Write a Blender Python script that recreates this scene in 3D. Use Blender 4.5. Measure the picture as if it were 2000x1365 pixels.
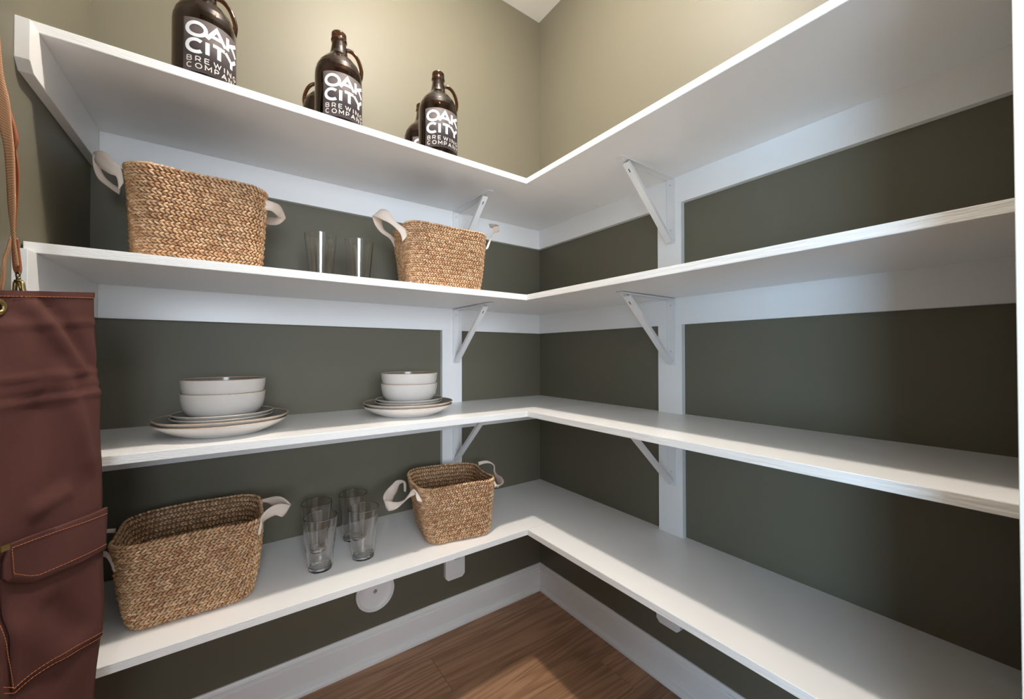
import bpy, bmesh, math, random
from mathutils import Vector, Matrix
random.seed(7)
C = bpy.context.scene.collection
SC = bpy.context.scene
PI = math.pi
for o in list(bpy.data.objects): bpy.data.objects.remove(o)

# ------------------------------------------------------------------ camera
CX, CY, CZ = -1.24061, -1.50827, 1.12597
YAW, PITCH, ROLL, FPX = 0.61897, 0.01062, -0.00142, 780.918
fw = Vector((math.sin(YAW)*math.cos(PITCH), math.cos(YAW)*math.cos(PITCH), math.sin(PITCH)))
rt0 = Vector((math.cos(YAW), -math.sin(YAW), 0)); up0 = rt0.cross(fw)
rt = rt0*math.cos(ROLL) + up0*math.sin(ROLL); up = -rt0*math.sin(ROLL) + up0*math.cos(ROLL)
cd = bpy.data.cameras.new('camera'); cam = bpy.data.objects.new('camera', cd); C.objects.link(cam)
M = Matrix.Identity(4)
for i in range(3): M[i][0], M[i][1], M[i][2] = rt[i], up[i], -fw[i]
M.translation = (CX, CY, CZ); cam.matrix_world = M
cd.sensor_width = 36.0; cd.lens = FPX*36.0/2000.0; cd.clip_start = 0.02
SC.camera = cam
EYE = Vector((CX, CY, CZ))
def ray(x, y): return fw*FPX + rt*(x-1000) - up*(y-682.5)
def onY(x, y, Y): d = ray(x, y); return EYE + d*((Y-CY)/d.y)

# ------------------------------------------------------------------ light
SC.view_settings.view_transform = 'Standard'; SC.view_settings.look = 'None'
SC.view_settings.exposure = 0.0; SC.view_settings.gamma = 1.0; SC.view_settings.use_curve_mapping = False
w = bpy.data.worlds.new('world'); SC.world = w; w.use_nodes = True
w.node_tree.nodes['Background'].inputs[0].default_value = (.75, .86, 1, 1)
w.node_tree.nodes['Background'].inputs[1].default_value = .4
def area(name, loc, rot, sx, sy, power, col, shape='RECTANGLE', spread=None):
    l = bpy.data.lights.new(name, 'AREA'); l.shape = shape; l.size = sx
    if shape != 'DISK': l.size_y = sy
    l.energy = power; l.color = col
    if spread: l.spread = spread
    o = bpy.data.objects.new(name, l); o.location = loc; o.rotation_euler = rot; C.objects.link(o); return o
area('pantry_ceiling_lamp', (-.77, -.73, 2.712), (0, 0, 0), .085, 0, 14.5, (1, .90, .80), 'DISK')
pl = bpy.data.lights.new('pantry_lamp_bulb', 'POINT'); pl.energy = 45; pl.color = (1, .91, .80); pl.shadow_soft_size = .042
po = bpy.data.objects.new('pantry_lamp_bulb', pl); po.location = (-.77, -.73, 2.66); C.objects.link(po)
area('side_window_daylight', (-3.62, -3.05, .90), (0, -PI/2, 0), 1.3, 1.2, 140, (.50, .75, 1))
area('back_window_daylight', (-2.0, -5.07, 1.13), (PI/2, 0, 0), 2.0, 2.1, 230, (.78, .88, 1))
area('kitchen_ceiling_lamp', (-1.30, -2.9, 2.70), (0, 0, 0), .10, 0, 5, (1, .93, .85), 'DISK')
area('kitchen_ceiling_lamp', (-1.95, -2.9, 2.70), (0, 0, 0), .10, 0, 5, (1, .93, .85), 'DISK')

SC.cycles.max_bounces = 16; SC.cycles.transmission_bounces = 16; SC.cycles.diffuse_bounces = 6
# ------------------------------------------------------------------ materials
def mat(name, col, rough=.5, metal=0, spec=.5, **kw):
    m = bpy.data.materials.new(name); m.use_nodes = True
    b = m.node_tree.nodes['Principled BSDF']
    b.inputs['Base Color'].default_value = (*col, 1); b.inputs['Roughness'].default_value = rough
    b.inputs['Metallic'].default_value = metal; b.inputs['Specular IOR Level'].default_value = spec
    for k, v in kw.items(): b.inputs[k.replace('_', ' ')].default_value = v
    return m
def nodes(m): return m.node_tree.nodes, m.node_tree.links, m.node_tree.nodes['Principled BSDF']
def bump(m, scale=(1, 1, 1), nscale=40, strength=.1, dist=.001, detail=3, colvar=0, coord='Object'):
    N, L, b = nodes(m)
    tc = N.new('ShaderNodeTexCoord'); mp = N.new('ShaderNodeMapping'); mp.inputs['Scale'].default_value = scale
    nz = N.new('ShaderNodeTexNoise'); nz.inputs['Scale'].default_value = nscale; nz.inputs['Detail'].default_value = detail
    bp = N.new('ShaderNodeBump'); bp.inputs['Strength'].default_value = strength; bp.inputs['Distance'].default_value = dist
    L.new(tc.outputs[coord], mp.inputs[0]); L.new(mp.outputs[0], nz.inputs[0])
    L.new(nz.outputs[0], bp.inputs['Height']); L.new(bp.outputs[0], b.inputs['Normal'])
    if colvar:
        mx = N.new('ShaderNodeMix'); mx.data_type = 'RGBA'; c = b.inputs['Base Color'].default_value
        mx.inputs[6].default_value = [max(0, v*(1-colvar)) for v in c[:3]]+[1]; mx.inputs[7].default_value = [min(1, v*(1+colvar)) for v in c[:3]]+[1]
        L.new(nz.outputs[0], mx.inputs[0]); L.new(mx.outputs[2], b.inputs['Base Color'])
    return m
M_wall = bump(mat('wall_paint', (.142, .132, .096), .5, spec=.28), nscale=260, strength=.12, dist=.0006)
M_white = bump(mat('white_trim_paint', (.88, .88, .88), .30, spec=.5), nscale=90, strength=.05, dist=.0005)
M_edge = bump(mat('white_painted_edge', (.86, .86, .85), .45), (1, 1, 9), 70, .55, .0012, 5, .03)
M_edgeY = bump(mat('white_painted_raw_edge', (.86, .86, .85), .45), (9, 1, 9), 14, .7, .0015, 5, .05)
M_ceil = mat('ceiling_paint', (.82, .81, .79), .8)
M_brkt = mat('bracket_enamel', (.82, .82, .82), .28)
M_dark = mat('screw_recess', (.10, .09, .09), .5)
M_steel = mat('screw_steel', (.5, .5, .5), .35, 1)
M_plate = bump(mat('cream_glaze', (.74, .70, .66), .12), nscale=60, strength=.06, dist=.0008, colvar=.03)
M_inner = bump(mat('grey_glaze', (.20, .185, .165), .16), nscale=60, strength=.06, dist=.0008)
M_rim2 = bump(mat('pale_rim_glaze', (.60, .55, .49), .25), nscale=120, strength=.1, colvar=.1)
M_rim = bump(mat('toasted_rim_glaze', (.46, .33, .22), .3), nscale=120, strength=.1, colvar=.4)
M_glass = mat('clear_glass', (1, 1, 1), .0, Transmission_Weight=1.0, IOR=1.48)
M_amber = mat('amber_glass', (.13, .046, .014), .02, Transmission_Weight=1.0, IOR=1.5)
M_label = bump(mat('label_paper', (.060, .048, .050), .62, spec=.25), nscale=300, strength=.05)
M_print = mat('label_print_white', (.80, .81, .82), .7, spec=.2)
M_print2 = mat('label_print_cream', (.62, .56, .50), .5)
M_cotton = bump(mat('cotton_tape', (.80, .69, .61), .85), nscale=500, strength=.25, dist=.0005, colvar=.05)
M_canvas = bump(mat('maroon_canvas', (.088, .032, .026), .78, spec=.25), nscale=700, strength=.35, dist=.0004, colvar=.12)
M_thread = mat('orange_thread', (.48, .17, .055), .7)
M_web = None
M_leather = bump(mat('tan_leather', (.30, .095, .035), .45), nscale=160, strength=.2, colvar=.15)
M_lstitch = mat('cream_thread', (.75, .62, .5), .7)
M_brass = mat('antique_brass', (.40, .29, .12), .32, 1)
M_bronze = mat('dark_bronze', (.12, .095, .045), .4, 1)
M_lamp = bpy.data.materials.new('lamp_lens'); M_lamp.use_nodes = True
_n, _l, _b = nodes(M_lamp); _b.inputs['Emission Color'].default_value = (1, .93, .84, 1); _b.inputs['Emission Strength'].default_value = 6
# straw: brown, with a tint per stitch stored on the mesh
M_straw = mat('seagrass', (.4, .25, .12), .6, spec=.3)
N, L, b = nodes(M_straw)
at_ = N.new('ShaderNodeAttribute'); at_.attribute_name = 'tint'
tc = N.new('ShaderNodeTexCoord'); nz = N.new('ShaderNodeTexNoise'); nz.inputs['Scale'].default_value = 380; nz.inputs['Detail'].default_value = 2
L.new(tc.outputs['Object'], nz.inputs[0])
mr = N.new('ShaderNodeMapRange'); mr.inputs[1].default_value = .3; mr.inputs[2].default_value = .7; mr.inputs[3].default_value = .75; mr.inputs[4].default_value = 1.2
L.new(nz.outputs[0], mr.inputs[0])
vm = N.new('ShaderNodeVectorMath'); vm.operation = 'SCALE'; L.new(at_.outputs['Color'], vm.inputs[0]); L.new(mr.outputs[0], vm.inputs['Scale'])
L.new(vm.outputs[0], b.inputs['Base Color'])
# webbing: diagonal twill
M_web = mat('tan_webbing', (.50, .27, .14), .8)
N, L, b = nodes(M_web)
tc = N.new('ShaderNodeTexCoord'); wv = N.new('ShaderNodeTexWave'); wv.bands_direction = 'DIAGONAL'; wv.inputs['Scale'].default_value = 190; wv.inputs['Distortion'].default_value = .6
mx = N.new('ShaderNodeMix'); mx.data_type = 'RGBA'; mx.inputs[6].default_value = (.36, .17, .08, 1); mx.inputs[7].default_value = (.56, .31, .165, 1)
bp = N.new('ShaderNodeBump'); bp.inputs['Strength'].default_value = .5; bp.inputs['Distance'].default_value = .0006
L.new(tc.outputs['Object'], wv.inputs[0]); L.new(wv.outputs['Fac'], mx.inputs[0]); L.new(mx.outputs[2], b.inputs['Base Color'])
L.new(wv.outputs['Fac'], bp.inputs['Height']); L.new(bp.outputs[0], b.inputs['Normal'])
# wood planks: grain along x, tone offset per plank
def wood():
    m = mat('wood_plank', (.3, .17, .09), .42, spec=.4); N, L, b = nodes(m)
    tc = N.new('ShaderNodeTexCoord'); oi = N.new('ShaderNodeObjectInfo')
    ad = N.new('ShaderNodeVectorMath'); ad.operation = 'ADD'
    cmb = N.new('ShaderNodeCombineXYZ'); ml = N.new('ShaderNodeMath'); ml.operation = 'MULTIPLY'; ml.inputs[1].default_value = 37
    L.new(oi.outputs['Random'], ml.inputs[0]); L.new(ml.outputs[0], cmb.inputs[0]); L.new(ml.outputs[0], cmb.inputs[1])
    L.new(tc.outputs['Object'], ad.inputs[0]); L.new(cmb.outputs[0], ad.inputs[1])
    mp = N.new('ShaderNodeMapping'); mp.inputs['Scale'].default_value = (.55, 7, 1); L.new(ad.outputs[0], mp.inputs[0])
    n1 = N.new('ShaderNodeTexNoise'); n1.inputs['Scale'].default_value = 2.2; n1.inputs['Detail'].default_value = 1.5; n1.inputs['Distortion'].default_value = .5
    L.new(mp.outputs[0], n1.inputs[0])
    w1 = N.new('ShaderNodeMath'); w1.operation = 'MULTIPLY'; w1.inputs[1].default_value = 42; L.new(n1.outputs[0], w1.inputs[0])
    sn = N.new('ShaderNodeMath'); sn.operation = 'SINE'; L.new(w1.outputs[0], sn.inputs[0])
    mp2 = N.new('ShaderNodeMapping'); mp2.inputs['Scale'].default_value = (2.2, 190, 1); L.new(ad.outputs[0], mp2.inputs[0])
    n2 = N.new('ShaderNodeTexNoise'); n2.inputs['Scale'].default_value = 2.5; n2.inputs['Detail'].default_value = 4; L.new(mp2.outputs[0], n2.inputs[0])
    r1 = N.new('ShaderNodeMapRange'); r1.inputs[1].default_value = -1; r1.inputs[2].default_value = 1; r1.inputs[3].default_value = 0; r1.inputs[4].default_value = .30
    L.new(sn.outputs[0], r1.inputs[0])
    s2 = N.new('ShaderNodeMath'); s2.operation = 'ADD'; L.new(r1.outputs[0], s2.inputs[0]); L.new(n2.outputs[0], s2.inputs[1])
    cr = N.new('ShaderNodeValToRGB'); e = cr.color_ramp.elements
    e[0].position = .28; e[0].color = (.19, .098, .052, 1); e[1].position = 1.0; e[1].color = (.50, .30, .18, 1)
    k = cr.color_ramp.elements.new(.62); k.color = (.36, .20, .115, 1)
    L.new(s2.outputs[0], cr.inputs[0])
    hs = N.new('ShaderNodeHueSaturation'); r2 = N.new('ShaderNodeMapRange'); r2.inputs[3].default_value = .82; r2.inputs[4].default_value = 1.18
    L.new(oi.outputs['Random'], r2.inputs[0]); L.new(r2.outputs[0], hs.inputs['Value']); L.new(cr.outputs[0], hs.inputs['Color'])
    L.new(hs.outputs[0], b.inputs['Base Color'])
    bp = N.new('ShaderNodeBump'); bp.inputs['Strength'].default_value = .25; bp.inputs['Distance'].default_value = .0008
    L.new(s2.outputs[0], bp.inputs['Height']); L.new(bp.outputs[0], b.inputs['Normal'])
    return m
M_wood = wood()

# ------------------------------------------------------------------ mesh helpers
def tag(o, label=None, cat=None, group=None, kind=None):
    if label: o['label'] = label
    if cat: o['category'] = cat
    if group: o['group'] = group
    if kind: o['kind'] = kind
    return o
def obj(name, bm, m, parent=None, smooth=False, loc=None):
    me = bpy.data.meshes.new(name)
    bmesh.ops.recalc_face_normals(bm, faces=bm.faces)
    bm.to_mesh(me); bm.free()
    ms = m if isinstance(m, (list, tuple)) else [m]
    for k in ms: me.materials.append(k)
    if smooth: me.polygons.foreach_set('use_smooth', [True]*len(me.polygons))
    o = bpy.data.objects.new(name, me); C.objects.link(o)
    if parent: o.parent = parent
    if loc: o.location = loc
    return o
def empty(name, loc=(0, 0, 0), rz=0):
    o = bpy.data.objects.new(name, None); C.objects.link(o); o.location = loc; o.rotation_euler = (0, 0, rz); o.empty_display_size = .05
    return o
def bx(bm, x0, x1, y0, y1, z0, z1, bev=0, mi=0):
    ps = [(x0, y0, z0), (x1, y0, z0), (x1, y1, z0), (x0, y1, z0), (x0, y0, z1), (x1, y0, z1), (x1, y1, z1), (x0, y1, z1)]
    v = [bm.verts.new(p) for p in ps]
    fs = [bm.faces.new([v[i] for i in f]) for f in ((0, 3, 2, 1), (4, 5, 6, 7), (0, 1, 5, 4), (1, 2, 6, 5), (2, 3, 7, 6), (3, 0, 4, 7))]
    for f in fs: f.material_index = mi
    if bev:
        es = list({e for f in fs for e in f.edges})
        bmesh.ops.bevel(bm, geom=es, offset=bev, segments=2, affect='EDGES', profile=.6)
    return v
def box(name, x0, x1, y0, y1, z0, z1, m, parent=None, bev=0):
    bm = bmesh.new(); bx(bm, x0, x1, y0, y1, z0, z1, bev); return obj(name, bm, m, parent)
def prism(bm, pts, d, mi=0):
    """closed outline pts (3-D), swept by vector d"""
    d = Vector(d); a = [bm.verts.new(p) for p in pts]; b_ = [bm.verts.new(Vector(p)+d) for p in pts]; n = len(pts)
    fs = [bm.faces.new(a[::-1]), bm.faces.new(b_)]
    for i in range(n): fs.append(bm.faces.new((a[i], a[(i+1) % n], b_[(i+1) % n], b_[i])))
    for f in fs: f.material_index = mi
def dens(prof):
    # extra rings close to the ends of long runs keep the smooth shading honest
    out = [prof[0]]
    for a, b_ in zip(prof, prof[1:]):
        L_ = math.hypot(b_[0]-a[0], b_[1]-a[1])
        if L_ > .004:
            k = .0005/L_
            for t in (k, .5, 1-k): out.append((a[0]+(b_[0]-a[0])*t, a[1]+(b_[1]-a[1])*t))
        out.append(b_)
    return out
def lathe(bm, prof, n=48, c=(0, 0, 0), mi=0, close=True, axis='z'):
    rings = []
    for r, z in prof:
        if r < 1e-6: rings.append([bm.verts.new((c[0], c[1], c[2]+z))]); continue
        rings.append([bm.verts.new((c[0]+r*math.cos(2*PI*i/n), c[1]+r*math.sin(2*PI*i/n), c[2]+z)) for i in range(n)])
    for a, b_ in zip(rings, rings[1:]):
        for i in range(n):
            j = (i+1) % n
            if len(a) == 1 and len(b_) == 1: continue
            if len(a) == 1: f = bm.faces.new((a[0], b_[j], b_[i]))
            elif len(b_) == 1: f = bm.faces.new((a[i], a[j], b_[0]))
            else: f = bm.faces.new((a[i], a[j], b_[j], b_[i]))
            f.material_index = mi
    return rings
def tube(bm, pts, r, n=10, flat=None, mi=0):
    """round (or flattened) tube along pts; r may be a list"""
    pts = [Vector(p) for p in pts]; rings = []; prev = None
    for i, p in enumerate(pts):
        t = (pts[min(i+1, len(pts)-1)]-pts[max(i-1, 0)]).normalized()
        if prev is None:
            u = t.cross(Vector((0, 0, 1)));
            if u.length < .1: u = t.cross(Vector((1, 0, 0)))
            u.normalize()
        else: u = (prev - t*prev.dot(t)).normalized()
        prev = u; v = t.cross(u); rr = r[i] if isinstance(r, (list, tuple)) else r
        rings.append([bm.verts.new(p+u*rr*math.cos(2*PI*k/n)+v*rr*(flat or 1)*math.sin(2*PI*k/n)) for k in range(n)])
    for a, b_ in zip(rings, rings[1:]):
        for k in range(n): bm.faces.new((a[k], a[(k+1) % n], b_[(k+1) % n], b_[k])).material_index = mi
    bm.faces.new(rings[0][::-1]).material_index = mi; bm.faces.new(rings[-1]).material_index = mi
def catmull(P, n=6):
    out = []
    for i in range(len(P)-1):
        a, b_, c, d = P[max(i-1, 0)], P[i], P[i+1], P[min(i+2, len(P)-1)]
        for k in range(n):
            t = k/n
            out.append(.5*((2*b_)+(c-a)*t+(2*a-5*b_+4*c-d)*t*t+(-a+3*b_-3*c+d)*t**3))
    out.append(P[-1]); return out
def ribbon(name, pairs, m, parent, th=.0014, n=6, nw=2):
    """strap between two edge lines, given real thickness"""
    A = catmull([Vector(a) for a, _ in pairs], n); B = catmull([Vector(b_) for _, b_ in pairs], n)
    bm = bmesh.new(); rows = [[bm.verts.new(a.lerp(b_, k/nw)) for k in range(nw+1)] for a, b_ in zip(A, B)]
    for r0, r1 in zip(rows, rows[1:]):
        for k in range(nw): bm.faces.new((r0[k], r0[k+1], r1[k+1], r1[k]))
    o = obj(name, bm, m, parent, smooth=True)
    s = o.modifiers.new('s', 'SOLIDIFY'); s.thickness = th; s.offset = 0
    return o
def copy_tree(o, parent=None):
    c = o.copy(); C.objects.link(c); c.parent = parent
    for ch in [x for x in bpy.data.objects if x.parent == o]: copy_tree(ch, c)
    return c
def smooth_by_angle(o, ang=40):
    me = o.data; bm = bmesh.new(); bm.from_mesh(me)
    for f in bm.faces: f.smooth = True
    for e in bm.edges:
        if len(e.link_faces) == 2 and e.calc_face_angle(0) > math.radians(ang): e.smooth = False
    bm.to_mesh(me); bm.free(); return o

# ------------------------------------------------------------------ dimensions
Z = [1.73657, 1.33069, .92478, .5179]          # shelf tops
DA = [.4109, .4118, .3996, .4061]              # shelf depth on the back wall
DB = [.3961, .3970, .3847, .3912]              # shelf depth on the right wall
T, CT, CH = .0194, .019, .0893
ZC, XL, YF = 2.7516, -1.538, -1.49
SKEW = .0155
def xl(y): return XL + SKEW*y                   # the left wall stands slightly out of square

# ------------------------------------------------------------------ setting
def struct(o): o['kind'] = 'structure'; return o
struct(box('wall_back', -1.70, .12, 0, .12, -.02, ZC+.1, M_wall))
struct(box('wall_right', 0, .12, -1.60, 0, -.02, ZC+.1, M_wall))
bm = bmesh.new(); prism(bm, [(xl(0), 0, -.02), (xl(-1.6), -1.6, -.02), (xl(-1.6)-.12, -1.6, -.02), (xl(0)-.12, 0, -.02)], (0, 0, ZC+.12))
struct(obj('wall_left', bm, M_wall))
# front wall with the doorway the picture is taken from
DX0, DX1, DZ = -1.515, -.615, 2.05
bm = bmesh.new(); bx(bm, DX1, 0, -1.60, YF, -.02, ZC+.1); bx(bm, -3.60, DX0, -1.60, YF if False else -1.4901, -.02, ZC+.1) if False else None
bx(bm, DX0, DX1, -1.60, YF, DZ, ZC+.1)
bx(bm, -3.6, DX0, -1.70, -1.60, -.02, ZC+.1); bx(bm, 0, 1.2, -1.70, -1.60, -.02, ZC+.1)
struct(obj('wall_front', bm, M_wall))
d1 = empty('door_1', (0, 0, 0)); struct(d1)
bm = bmesh.new()
bx(bm, DX1-.018, DX1, -1.60, YF, 0, DZ, .001); bx(bm, DX0, DX0+.018, -1.60, YF, 0, DZ, .001); bx(bm, DX0, DX1, -1.60, YF, DZ-.018, DZ, .001)
obj('door_jamb', bm, M_white, d1)
bm = bmesh.new()
bx(bm, DX1-.014, DX1+.045, YF, YF+.013, 0, DZ+.05, .003)
obj('door_casing', bm, M_white, d1)
# ceiling and the kitchen beyond the doorway
bm = bmesh.new(); bx(bm, -3.72, 1.3, -5.2, .12, ZC, ZC+.12)
struct(obj('ceiling', bm, M_ceil))
struct(box('wall_kitchen_right', 1.2, 1.3, -5.2, -1.6, -.02, ZC, M_wall))
M_kw = mat('kitchen_paint', (.62, .60, .56), .7)
bm = bmesh.new()
bx(bm, -3.72, -3.6, -5.2, -3.68, 0, ZC); bx(bm, -3.72, -3.6, -2.35, -1.6, 0, ZC); bx(bm, -3.72, -3.6, -3.68, -2.35, 0, .22); bx(bm, -3.72, -3.6, -3.68, -2.35, 1.58, ZC)
struct(obj('wall_kitchen_left', bm, M_kw))
bm = bmesh.new()
bx(bm, -3.6, -3.05, -5.2, -5.05, 0, ZC); bx(bm, -.95, 1.2, -5.2, -5.05, 0, ZC); bx(bm, -3.05, -.95, -5.2, -5.05, 0, .06); bx(bm, -3.05, -.95, -5.2, -5.05, 2.22, ZC)
struct(obj('wall_kitchen_back', bm, M_kw))
for nm, fr in (('window_1', [(-3.615, -3.60, -3.68, -3.64), (-3.615, -3.60, -2.39, -2.35)]), ('window_2', [(-3.05, -3.0, -5.18, -5.08), (-1.0, -.95, -5.18, -5.08), (-2.03, -1.98, -5.18, -5.08)])):
    e = struct(empty(nm)); bm = bmesh.new()
    for x0, x1, y0, y1 in fr: bx(bm, x0, x1, y0, y1, *((.22, 1.58) if nm == 'window_1' else (.06, 2.22)), .002)
    obj('window_frame', bm, M_white, e)
isl = tag(empty('daylight_blocker_island', (-1.55, -2.95, 0)), 'made-up white island with a pale top beyond the doorway, added to block low daylight', 'island')  # unseen island, added to keep low window light off floor and baseboards
bm = bmesh.new(); bx(bm, -1.0, 1.0, -.36, .36, .10, .88, .002); bx(bm, -.95, .95, -.32, .32, 0, .10); obj('blocker_base', bm, M_white, isl)
bm = bmesh.new(); bx(bm, -1.04, 1.04, -.42, .42, .88, .915, .004); obj('blocker_top', bm, M_ceil, isl)
for k in range(4):
    bm = bmesh.new(); x = -.99+k*.5; bx(bm, x+.01, x+.48, .36, .378, .13, .86, .003); dr = obj('door', bm, M_white, isl)
    bm = bmesh.new(); tube(bm, [(x+.44, .40, .62), (x+.44, .40, .76)], .005, 8); tube(bm, [(x+.44, .378, .63), (x+.44, .40, .63)], .004, 8); tube(bm, [(x+.44, .378, .75), (x+.44, .40, .75)], .004, 8); obj('handle', bm, M_steel, dr)
# floor: planks over a slab
fl = struct(box('floor', -3.72, 1.3, -5.2, .12, -.06, -.012, M_wood))
seams = [.06, -.115, -.293, -.471, -.649, -.827, -1.005, -1.183, -1.361, -1.539, -1.717]
brk = [[-1.2], [-.62], [-1.3], [-.12], [-1.25], [-.42], [-1.1], [-.7], [-.2], [-1.1]]
for i in range(len(seams)-1):
    xs = [-1.60]+[q for q in brk[i]]+[.04]
    y1, y0 = min(seams[i], .0), seams[i+1]
    for a, b2 in zip(xs, xs[1:]):
        bm = bmesh.new(); cx, cy = (a+b2)/2, (y0+y1)/2
        bx(bm, a-cx+.0004, b2-cx-.0004, y0-cy+.0005, y1-cy-.0005, -.012, 0, .0012)
        obj('plank', bm, M_wood, fl, loc=(cx, cy, 0))
# baseboards: board with an ogee top, and shoe moulding in front
def base_profile():
    return [(0, 0), (.013, 0), (.013, .0935), (.0102, .0950), (.0102, .0965), (.0122, .0985), (.0118, .1035), (.0085, .1060), (.0085, .1075), (.0065, .1130), (.0045, .1165), (0, .1172)]
def shoe_profile():
    return [(.013, 0), (.028, 0), (.028, .006)] + [(.013+.015*math.cos(a), .006+.013*math.sin(a)) for a in (.3, .6, .9, 1.2, 1.45)] + [(.013, .0195)]
def sweep(prof, P0, P1, nrm, miter=True):
    """profile (offset from wall, height) swept from P0 to P1 with 45 degree ends"""
    bm = bmesh.new(); d = (Vector(P1)-Vector(P0)).normalized(); n = Vector(nrm)
    a = [bm.verts.new(Vector(P0)+n*o+Vector((0, 0, h))+(d*o if miter else Vector())) for o, h in prof]
    b_ = [bm.verts.new(Vector(P1)+n*o+Vector((0, 0, h))-(d*o if miter else Vector())) for o, h in prof]
    k = len(prof); bm.faces.new(a); bm.faces.new(b_[::-1])
    for i in range(k): bm.faces.new((a[i], b_[i], b_[(i+1) % k], a[(i+1) % k]))
    return bm
for nm, P0, P1, nr in (('baseboard_back', (xl(0), 0, 0), (0, 0, 0), (0, -1, 0)), ('baseboard_right', (0, 0, 0), (0, YF, 0), (-1, 0, 0)), ('baseboard_left', (xl(YF), YF, 0), (xl(0), 0, 0), (1, 0, 0))):
    e = struct(empty(nm)); obj('base_board', sweep(base_profile(), P0, P1, nr), M_white, e); obj('shoe_moulding', sweep(shoe_profile(), P0, P1, nr), M_white, e)

# ceiling lamp (just outside the frame), a flat disc light
def disc_light(x, y, label):
    e = tag(empty('ceiling_light', (x, y, ZC)), label, 'light')
    bm = bmesh.new(); lathe(bm, [(.055, 0), (.088, 0), (.088, -.008), (.080, -.016), (.055, -.018), (.055, 0)], 48); obj('trim_ring', bm, M_white, e, True)
    bm = bmesh.new(); lathe(bm, [(0, -.013), (.054, -.013), (.054, -.009), (0, -.009)], 48); obj('lens', bm, M_lamp, e, True)
disc_light(-.77, -.73, 'round white disc light on the pantry ceiling')
disc_light(-1.30, -2.9, 'round white disc light on the kitchen ceiling, right one of two')
disc_light(-1.95, -2.9, 'round white disc light on the kitchen ceiling, left one of two')

# ------------------------------------------------------------------ shelves and cleats
ordn = ['top', 'second', 'third', 'lowest']
place = ['topmost white L-shaped pantry shelf, above eye level, carrying the brown bottles',
         'second white L-shaped shelf from the top, carrying two baskets and two tall glasses',
         'third white L-shaped shelf from the top, carrying two stacks of plates and bowls',
         'lowest white L-shaped shelf, near the floor, carrying open baskets and four glasses']
UA, UB = (-.5275, -.438), (-.759, -.670)        # uprights on back wall (x) and right wall (y)
for i in range(4):
    z1, z0 = Z[i], Z[i]-T; zb = z0-CH
    s = tag(empty('wall_shelf', (0, 0, z1)), place[i], 'shelf', 'white pantry shelves'); s.location = (0, 0, 0)
    bm = bmesh.new(); prism(bm, [(xl(0)+.001, 0, z0), (0, 0, z0), (0, -DA[i], z0), (xl(-DA[i])+.003, -DA[i], z0)][::-1], (0, 0, T))
    bmesh.ops.bevel(bm, geom=[e for e in bm.edges if all(abs(v.co.y+DA[i]) < 1e-5 for v in e.verts)], offset=.0009, segments=2, affect='EDGES')
    for f in bm.faces:
        f.normal_update()
        if f.normal.y < -.5 or f.normal.y > .5 and abs(f.calc_center_median().y) > .2: f.material_index = 1
    obj('shelf_board', bm, [M_white, M_edge], s)
    bm = bmesh.new(); prism(bm, [(0, -DA[i]-.0003, z0), (0, YF+.001, z0), (-DB[i], YF+.001, z0), (-DB[i], -DA[i]-.0003, z0)][::-1], (0, 0, T))
    bmesh.ops.bevel(bm, geom=[e for e in bm.edges if all(abs(v.co.x+DB[i]) < 1e-5 for v in e.verts)], offset=.0009, segments=2, affect='EDGES')
    for f in bm.faces:
        f.normal_update()
        if abs(f.normal.x) > .5 and abs(f.calc_center_median().x) > .2: f.material_index = 1
    obj('shelf_board', bm, [M_white, M_edgeY], s)
    # cleats under the shelf: back, right and left wall
    box('cleat', xl(0)+CT, 0, -CT, 0, zb, z0, M_white, s, .0008)
    box('cleat', -CT, 0, YF, -CT, zb, z0, M_white, s, .0008)
    ye = -.447; c = .016
    bm = bmesh.new(); prism(bm, [(xl(p[0]), p[0], p[1]) for p in ((0, zb), (0, z0), (ye, z0), (ye, zb+c), (ye+c, zb))], (CT, 0, 0))
    bmesh.ops.bevel(bm, geom=list(bm.edges), offset=.0008, segments=2, affect='EDGES')
    obj('cleat', bm, M_white, s)
# uprights: boards between cleat and shelf
for nm, side in (('white vertical board standing on the back wall behind the bracket braces', 0), ('white vertical board standing on the right wall behind the bracket braces', 1)):
    u = tag(empty('wall_upright'), nm, 'board', 'vertical boards behind the brackets')
    for i in range(3):
        zt, zb = Z[i]-T-CH, Z[i+1]
        if side == 0: box('upright_board', UA[0], UA[1], -CT, 0, zb, zt, M_white, u, .0008)
        else: box('upright_board', -CT, 0, UB[0], UB[1], zb, zt, M_white, u, .0008)
    zt, zb, c = Z[3]-T-CH, .197, .012
    bm = bmesh.new()
    if side == 0: prism(bm, [(x, 0, z) for x, z in ((-.512, zt), (-.424, zt), (-.424, zb+c), (-.424-c, zb), (-.512+c, zb), (-.512, zb+c))], (0, -CT, 0))
    else: prism(bm, [(0, y, z) for y, z in ((-.746, zt), (-.657, zt), (-.657, zb+c), (-.657-c, zb), (-.746+c, zb), (-.746, zb+c))], (-CT, 0, 0))
    bmesh.ops.bevel(bm, geom=list(bm.edges), offset=.0008, segments=2, affect='EDGES')
    obj('upright_board', bm, M_white, u)
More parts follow.
